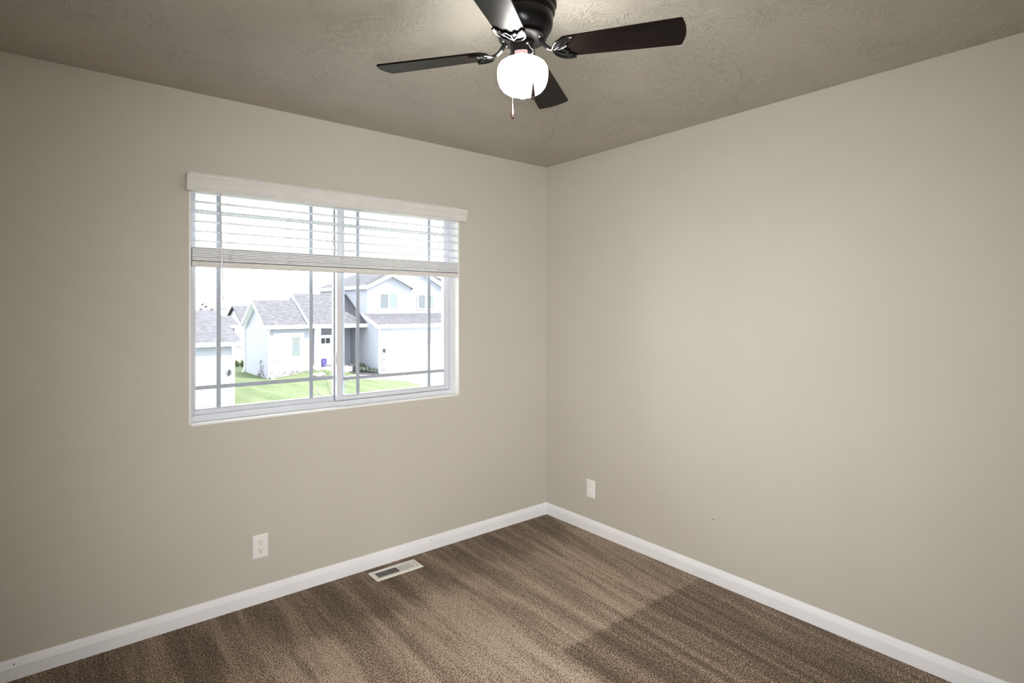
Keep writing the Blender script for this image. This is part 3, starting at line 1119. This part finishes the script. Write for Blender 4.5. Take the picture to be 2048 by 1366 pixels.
m.build('porch_fascia', M['fascia'], hs)
m = hpart(); m.box(10.05, 32.05, -2.32, 10.38, 32.36, .25)
m.build('porch_post', M['fascia'], hs, bevel=.01)
m = hpart(); m.box(9.95, 31.95, ZG, 12.4, 34.3, -2.32); m.box(10.6, 31.65, ZG, 12.0, 31.95, -2.47)
m.build('porch_slab', M['concrete'], hs)
for q in ((7.40, 32.13, ZG - .3, 9.95, 32.25, -2.36), (9.95, 31.86, ZG - .2, 10.6, 31.95, -2.34), (12.2, 32.9, ZG, 13.27, 33.3, -2.25)):
    m = hpart(); m.box(*q)
    m.build('stone_base', M['stone'], hs)
# two-storey block
m = hpart()
m.box(13.28, 32.0, ZG - .3, 20.6, 40.0, 2.86)
m.poly([(13.28, 31.62, ZG), (16.45, 31.62, ZG), (16.45, 31.62, 2.86), (14.88, 31.62, 3.62), (13.28, 31.62, 2.86)], (0, .38, 0))
m.poly([(14.1, 31.98, 2.8), (19.4, 31.98, 2.8), (16.72, 31.98, 4.28)], (0, .3, 0))
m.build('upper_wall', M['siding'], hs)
m = hpart()
slab(m, [(12.95, 31.2, 2.90), (16.8, 33.6, 4.75), (16.8, 36.6, 4.75), (12.95, 40.3, 2.90)], .10)
slab(m, [(12.95, 40.3, 2.90), (16.8, 36.6, 4.75), (20.9, 40.3, 2.90)], .10)
slab(m, [(20.9, 31.6, 2.90), (20.9, 40.3, 2.90), (16.8, 36.6, 4.75), (16.8, 33.6, 4.75)], .10)
slab(m, [(13.4, 32.1, 3.2), (20.4, 32.1, 3.2), (16.8, 33.6, 4.75)], .10)
slab(m, [(12.98, 31.22, 2.88), (14.90, 31.22, 3.78), (14.90, 35.6, 3.78), (12.98, 35.6, 2.88)], .10)
slab(m, [(14.90, 31.22, 3.78), (16.80, 31.22, 2.88), (16.80, 35.6, 2.88), (14.90, 35.6, 3.78)], .10)
slab(m, [(15.0, 31.75, 3.49), (16.72, 31.64, 4.45), (16.72, 35.6, 4.45), (15.0, 35.6, 3.49)], .10)
slab(m, [(16.72, 31.64, 4.45), (19.65, 31.64, 2.83), (19.65, 35.6, 2.83), (16.72, 35.6, 4.45)], .10)
m.build('upper_roof', M['shingle'], hs)
m = hpart()
x0, x1, xc, zb_, zt_, y_ = 12.95, 16.83, 14.90, 2.86, 3.80, 31.20
m.poly([(x0, y_, zb_), (xc, y_, zt_), (xc, y_, zt_ - .22), (x0, y_, zb_ - .20)], (0, -.04, 0))
m.poly([(x1, y_, zb_), (x1, y_, zb_ - .20), (xc, y_, zt_ - .22), (xc, y_, zt_)], (0, -.04, 0))
m.poly([(16.80, 31.22, 2.75), (16.80, 31.70, 2.75), (14.90, 31.70, 3.65), (14.90, 31.22, 3.65)], (0, 0, .02))
m.poly([(12.98, 31.22, 2.75), (14.90, 31.22, 3.65), (14.90, 31.70, 3.65), (12.98, 31.70, 2.75)], (0, 0, .02))
m.poly([(19.65, 31.66, 2.70), (19.65, 32.02, 2.70), (16.72, 32.02, 4.32), (16.72, 31.66, 4.32)], (0, 0, .02))
m.poly([(19.68, 31.62, 2.83), (19.68, 31.62, 2.64), (16.72, 31.62, 4.26), (16.72, 31.62, 4.47)], (0, -.04, 0))
m.box(12.90, 31.2, 2.72, 12.97, 40.3, 2.92)
m.box(12.95, 31.6, 2.70, 13.30, 40.0, 2.73)
m.build('upper_fascia', M['fascia'], hs)
# garage
m = hpart()
m.poly([(13.28, 29.93, ZG - .3), (13.28, 31.62, ZG - .3), (13.28, 31.62, .895), (13.28, 29.93, .34)], (6.6, 0, 0))
m.box(16.45, 31.62, ZG - .3, 19.88, 32.0, .9)
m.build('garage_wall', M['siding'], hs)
m = hpart()
slab(m, [(12.95, 29.53, .41), (20.3, 29.53, .41), (20.3, 31.66, 1.11), (12.95, 31.66, 1.11)], .10)
m.build('garage_roof', M['shingle'], hs)
m = hpart()
m.box(12.93, 29.50, .20, 20.3, 29.55, .42)
m.poly([(12.915, 29.495, .43), (12.915, 31.66, 1.13), (12.915, 31.66, .96), (12.915, 29.495, .195)], (.05, 0, 0))
m.box(12.98, 29.55, .20, 20.0, 29.93, .23)
m.box(13.26, 29.90, ZG, 13.36, 29.96, .22)
m.build('garage_fascia', M['fascia'], hs)
m = hpart()
for r_ in range(4):
    z0_ = ZG + .06 + r_ * .455
    for c_ in range(8):
        x0_ = 13.94 + c_ * .60
        m.box(x0_, 29.905, z0_, x0_ + .56, 29.93, z0_ + .42)
m.box(13.9, 29.915, ZG + .05, 18.8, 29.935, -.88)
m.build('garage_door', M['extdoor'], hs)
m = hpart(); m.box(13.82, 29.83, -.88, 18.9, 29.93, -.80); m.box(13.82, 29.89, ZG, 13.90, 29.93, -.80)
m.build('garage_door_trim', M['fascia'], hs)
m = hpart(); m.box(13.30, 29.84, ZG, 13.84, 29.93, -1.50); m.box(13.28, 29.81, -1.52, 13.86, 29.93, -1.46)
m.build('stone_pier', M['stone'], hs)
m = hpart()                       # wall lantern beside the garage door
m.box(13.56, 29.90, -1.30, 13.64, 29.93, -1.10)
m.box(13.58, 29.80, -1.14, 13.62, 29.93, -1.11)
m.lathe([(.02, -1.10), (.09, -1.16), (.075, -1.17), (.055, -1.34), (.03, -1.37), (0, -1.38)], (13.60, 29.78, 0), 8)
m.build('wall_lantern', M['lantern'], hs)
fc = bpy.data.curves.new('house_number', 'FONT')
fc.body = '214'
fc.size = .16
fc.extrude = .008
ft = bpy.data.objects.new('number_text', fc)
COL.objects.link(ft)
nme = bpy.data.meshes.new_from_object(ft)
bpy.data.objects.remove(ft)
fo = bpy.data.objects.new('house_number', nme)
COL.objects.link(fo)
nme.materials.clear()
nme.materials.append(plain('grey_number', (0.06, 0.06, 0.065), .5))
fo.parent = hs
fo.location = Vector((15.92, 29.915, -.80)) - hv
fo.rotation_euler = (PI / 2, 0, 0)


def ext_window(parent, org, x0, x1, z0, z1, y, split, left, right, fr=.07, mu=.04):
    """a two-lite window: white surround, one pane each side"""
    f = HM(org)
    f.box(x0 - fr, y - .05, z0 - fr, x1 + fr, y - .0, z0)
    f.box(x0 - fr, y - .05, z1, x1 + fr, y - .0, z1 + fr)
    f.box(x0 - fr, y - .05, z0, x0, y, z1)
    f.box(x1, y - .05, z0, x1 + fr, y, z1)
    f.box(split - mu, y - .05, z0, split + mu, y, z1)
    w = f.build('window', M['fascia'], parent)
    for a, c, mt in ((x0, split - mu, left), (split + mu, x1, right)):
        g = HM(org)
        g.box(a, y - .025, z0, c, y - .01, z1)
        g.build('pane', mt, w)
    return w

ext_window(hs, hv, 14.17, 15.41, 1.45, 2.39, 31.62, 14.79, M['darkpane'], M['palepane'])
ext_window(hs, hv, 17.24, 18.46, 1.43, 2.37, 31.97, 17.82, M['darkpane'], M['palepane'])
ext_window(hs, hv, 7.84, 9.13, -1.48, -.31, 32.25, 8.53, M['whitepane'], M['palepane'], fr=.24, mu=.13)
# front door under the porch
m = hpart()
m.box(11.06, 34.24, -2.32, 11.92, 34.30, -.42)
dr = m.build('front_door', M['extdoor'], hs)
m = hpart(); m.box(11.18, 34.22, -.90, 11.46, 34.245, -.55); m.box(11.52, 34.22, -.90, 11.80, 34.245, -.55)
m.build('door_light', M['darkpane'], dr)
m = hpart()
m.box(10.98, 34.20, -2.32, 11.06, 34.30, -.34); m.box(11.92, 34.20, -2.32, 12.00, 34.30, -.34); m.box(11.06, 34.20, -.42, 11.92, 34.30, -.34)
m.build('door_casing', M['fascia'], hs)
m = hpart()                       # downspouts: front corner with a kick-out, rear corner
m.tube([(7.30, 31.85, .25), (7.28, 32.16, .10), (7.28, 32.16, -2.45), (7.40, 31.75, -2.74)], .05, 8)
m.build('downspout', M['fascia'], hs)
m = hpart()
m.tube([(7.20, 36.9, .32), (7.19, 37.18, .1), (7.19, 37.18, -2.5), (7.02, 37.0, -2.74)], .05, 8)
m.build('downspout', M['fascia'], hs)
# gas meter group on the wing's end wall
m = hpart()
m.tube([(7.17, 33.5, -1.80), (7.17, 33.5, -2.55)], .025, 8)
m.tube([(7.17, 33.2, -2.75), (7.17, 33.2, -2.05), (7.20, 33.0, -2.0)], .025, 8)
m.tube([(7.15, 33.6, -2.45), (7.12, 33.35, -2.40), (7.12, 33.0, -2.55), (7.15, 32.8, -2.74)], .03, 8)
m.ball((7.17, 33.42, -1.76), .06, 2)
m.box(7.05, 33.5, -2.62, 7.22, 33.8, -2.38)
m.ball((7.02, 33.3, -2.52), .11, 2)
m.build('gas_meter', M['pipe'], hs)

m = MB()
m.lathe([(0, 0), (.12, 0), (.15, .05), (.20, .22), (.22, .40), (.20, .50), (.215, .54), (.19, .545), (.16, .48), (0, .46)], (0, 0, 0), 28)
pt = m.build('plant_pot', M['pot'], smooth='auto')
pt.location = (10.78, 32.75, -2.32)
tag(pt, 'indigo glazed plant pot standing on the porch across the lawn', 'plant pot')


def leafy(name, loc, r, h, n, mat, stem, label, cat, group=None, leaf=.05, seed=1):
    t = tag(empty(name, loc), label, cat, group)
    rr = random.Random(seed)
    s = MB()
    f = MB()
    for i in range(7):
        a = rr.uniform(0, 2 * PI)
        d = rr.uniform(.3, .9) * r
        tip = Vector((d * math.cos(a), d * math.sin(a), h * rr.uniform(.6, 1)))
        s.tube([(0, 0, 0), tip * .5 + Vector((0, 0, h * .12)), tip], [.02, .012, .005], 5)
    for i in range(n):
        a = rr.uniform(0, 2 * PI)
        e = rr.uniform(-.1, 1.0)
        q = rr.uniform(.55, 1.0)
        p = Vector((r * q * math.cos(a) * math.sqrt(1 - e * e * .8), r * q * math.sin(a) * math.sqrt(1 - e * e * .8), h * (.45 + .5 * e * q)))
        u = Vector((rr.uniform(-1, 1), rr.uniform(-1, 1), rr.uniform(-.6, 1))).normalized()
        v = u.orthogonal().normalized()
        w = u.cross(v)
        l_ = leaf * rr.uniform(.7, 1.3)
        c = [f.bm.verts.new(p + d_) for d_ in (-v * l_, w * l_ * .45 + u * .006, v * l_, -w * l_ * .45 + u * .006)]
        f.bm.faces.new(c)
    f.build('foliage', mat, t)
    s.build('stem', stem, t, smooth=True)
    return t

leafy('shrub', (12.80, 31.62, ZG + .1), .34, .60, 420, M['foliage'], M['twig'], 'grey-green shrub nearest the porch in the dark mulch bed', 'shrub', 'shrubs in the mulch bed', seed=2)
leafy('shrub', (12.78, 30.85, ZG + .1), .36, .42, 340, M['foliage'], M['twig'], 'low grey-green shrub in the middle of the dark mulch bed', 'shrub', 'shrubs in the mulch bed', seed=3)
leafy('shrub', (13.06, 30.18, ZG + .1), .20, .32, 220, M['foliage'], M['twig'], 'smallest grey-green shrub beside the garage corner', 'shrub', 'shrubs in the mulch bed', seed=4)

m = MB()
m.ball((0, 0, .07), .30, 3, (1.5, .8, .42))
for v in m.bm.verts:
    v.co += Vector((math.sin(v.co.y * 17), math.sin(v.co.x * 13), math.sin(v.co.x * 11 + v.co.y * 7))) * .018
rk = m.build('landscape_rock', M['rock'], smooth=True)
rk.location = (9.75, 30.75, gh(9.75, 30.75))
tag(rk, 'long pale landscape rock lying on the lawn before the porch', 'rock')

# ---------------------------------------------- young tree close to the window
tr = tag(empty('young_tree', (2.70, 10.60, ZG)), 'thin young tree with sparse pale leaves standing on the lawn before the porch', 'tree')
rr = random.Random(11)
s = MB()
f = MB()
base = Vector((0, 0, 0))
rt2, fw2 = rt, fw


def P2(r_, d_, z_):
    return rt2 * r_ + fw2 * d_ + Vector((0, 0, z_ - ZG))
s.tube([P2(-.0, 0, ZG), P2(.01, 0, -2.0), P2(0, 0, -1.35)], [.035, .030, .022], 8)
tips = [((0, 0, -1.35), (-.10, .05, -.72), (-.22, .06, -.36), (-.30, .08, -.05)), ((0, 0, -1.35), (.12, -.03, -.85), (.26, -.08, -.50), (.42, -.10, -.20)),
        ((0, 0, -1.35), (.0, .1, -.7), (.03, .12, -.2), (.06, .15, .30)), ((-.03, .0, -1.2), (-.22, -.1, -.80), (-.36, -.12, -.62), (-.48, -.12, -.50)),
        ((0, 0, -1.35), (-.05, .1, -.6), (-.10, .12, -.1), (-.14, .12, .20)), ((.05, 0, -1.2), (.10, .1, -.5), (.16, .12, -.1), (.20, .12, .14))]
for t in tips:
    s.tube([P2(*p) for p in t], [.014, .011, .008, .004], 6)
for i in range(330):
    t = rr.choice(tips)
    k = rr.uniform(1.1, 2.99)
    a, c = P2(*t[int(k)]), P2(*t[min(3, int(k) + 1)])
    p = a.lerp(c, k % 1) + Vector((rr.gauss(0, .07), rr.gauss(0, .07), rr.gauss(0, .07)))
    u = Vector((rr.uniform(-1, 1), rr.uniform(-1, 1), rr.uniform(-.6, 1))).normalized()
    v = u.orthogonal().normalized()
    w = u.cross(v)
    l_ = rr.uniform(.010, .022)
    f.bm.faces.new([f.bm.verts.new(p + d_) for d_ in (-v * l_, w * l_ * .5, v * l_, -w * l_ * .5)])
s.build('trunk', M['twig'], tr, smooth=True)
f.build('foliage', M['paleleaf'], tr)

# ---------------------------------------------- neighbour's garage on the left
nb = tag(empty('neighbour_garage', (1.0, 25.5, ZG)), 'white garage with a grey shingle roof at the left edge of the window', 'garage')
nv = Vector(nb.location)
m = HM(nv)
m.poly([(3.42, 23.7, ZG - .1), (3.42, 31.5, ZG - .1), (3.42, 31.5, -.05), (3.42, 27.8, 1.25), (3.42, 23.7, -.05)], (-7.4, 0, 0))
m.build('wall', M['siding'], nb)
m = HM(nv)
slab(m, [(-4.2, 23.28, .02), (3.66, 23.28, .02), (3.66, 27.8, 1.36), (-4.2, 27.8, 1.36)], .08)
slab(m, [(-4.2, 31.9, .02), (-4.2, 27.8, 1.36), (3.66, 27.8, 1.36), (3.66, 31.9, .02)], .08)
m.build('roof', M['shingle'], nb)
m = HM(nv)
m.box(-4.2, 23.25, -.16, 3.68, 23.29, .01)
m.box(-4.1, 23.29, -.15, 3.5, 23.7, -.12)
m.box(3.34, 23.66, ZG, 3.46, 23.74, -.12)
m.build('fascia', M['fascia'], nb)
m = HM(nv)
for r_ in range(4):
    z0_ = ZG + .10 + r_ * .48
    m.box(-2.2, 23.66, z0_, 2.9, 23.69, z0_ + .455)
m.build('garage_door', M['extdoor'], nb)
m = HM(nv)
m.box(3.20, 23.64, -1.45, 3.28, 23.70, -1.25)
m.lathe([(.015, -1.18), (.06, -1.23), (.045, -1.36), (.02, -1.40), (0, -1.41)], (3.24, 23.58, 0), 8)
m.box(3.225, 23.58, -1.22, 3.255, 23.70, -1.19)
m.build('wall_lantern', M['lantern'], nb)


# ---------------------------------------------- distant houses and trees
def far_house(loc, w, d, eave, rise, label, group, ridge_x=True, wallm='siding', roofm='shingle', rz=0.0):
    t = tag(empty('distant_house', loc, rz), label, 'house', group)
    m = MB()
    if ridge_x:
        m.poly([(-w / 2, -d / 2, 0), (-w / 2, d / 2, 0), (-w / 2, d / 2, eave), (-w / 2, 0, eave + rise * .94), (-w / 2, -d / 2, eave)], (w, 0, 0))
    else:
        m.poly([(-w / 2, -d / 2, 0), (w / 2, -d / 2, 0), (w / 2, -d / 2, eave), (0, -d / 2, eave + rise * .94), (-w / 2, -d / 2, eave)], (0, d, 0))
    m.build('wall', M[wallm], t)
    m = MB()
    o = .3
    if ridge_x:
        slab(m, [(-w / 2 - o, -d / 2 - o, eave - .05), (w / 2 + o, -d / 2 - o, eave - .05), (w / 2 + o, 0, eave + rise), (-w / 2 - o, 0, eave + rise)])
        slab(m, [(-w / 2 - o, d / 2 + o, eave - .05), (-w / 2 - o, 0, eave + rise), (w / 2 + o, 0, eave + rise), (w / 2 + o, d / 2 + o, eave - .05)])
    else:
        slab(m, [(-w / 2 - o, -d / 2 - o, eave - .05), (0, -d / 2 - o, eave + rise), (0, d / 2 + o, eave + rise), (-w / 2 - o, d / 2 + o, eave - .05)])
        slab(m, [(w / 2 + o, -d / 2 - o, eave - .05), (w / 2 + o, d / 2 + o, eave - .05), (0, d / 2 + o, eave + rise), (0, -d / 2 - o, eave + rise)])
    m.build('roof', M[roofm], t)
    m = MB()
    m.box(-w / 2 - o, -d / 2 - o - .05, eave - .28, w / 2 + o, -d / 2 - o, eave - .02) if ridge_x else m.box(-w / 2 - o - .04, -d / 2 - o, eave - .26, -w / 2 - o, d / 2 + o, eave - .02)
    m.build('fascia', M['fascia'], t)
    return t

far_house((6.2, 50.5, ZG), 5.8, 5.0, 2.85, .70, 'distant house with a low grey roof just above the left garage', 'houses behind the lawn')
far_house((15.9, 66.0, ZG), 5.2, 9.0, 2.3, 2.2, 'distant gabled house peeking out left of the pale house', 'houses behind the lawn', ridge_x=True)
far_house((31.9, 174.5, ZG), 2.8, 6, 5.0, .7, 'tiny grey roof on the skyline highest of the distant ones', 'roofs on the skyline', roofm='farroof')
far_house((31.2, 163.0, ZG), 4.0, 6, 4.55, .5, 'tiny low grey roof on the skyline above the left garage', 'roofs on the skyline', roofm='farroof')
for i, (x, y, h, lab) in enumerate(((27.9, 165.6, 5.6, 'tiny tree on the skyline nearest the left window jamb'), (29.2, 157.0, 5.2, 'tiny tree on the skyline next to the low grey roof'),
                                    (34.2, 160.5, 5.3, 'tiny tree on the skyline right of the window grille bar'))):
    leafy('distant_tree', (x, y, ZG), .55, h, 160, M['hazyleaf'], M['twig'], lab, 'tree', 'trees on the skyline', leaf=.25, seed=20 + i)
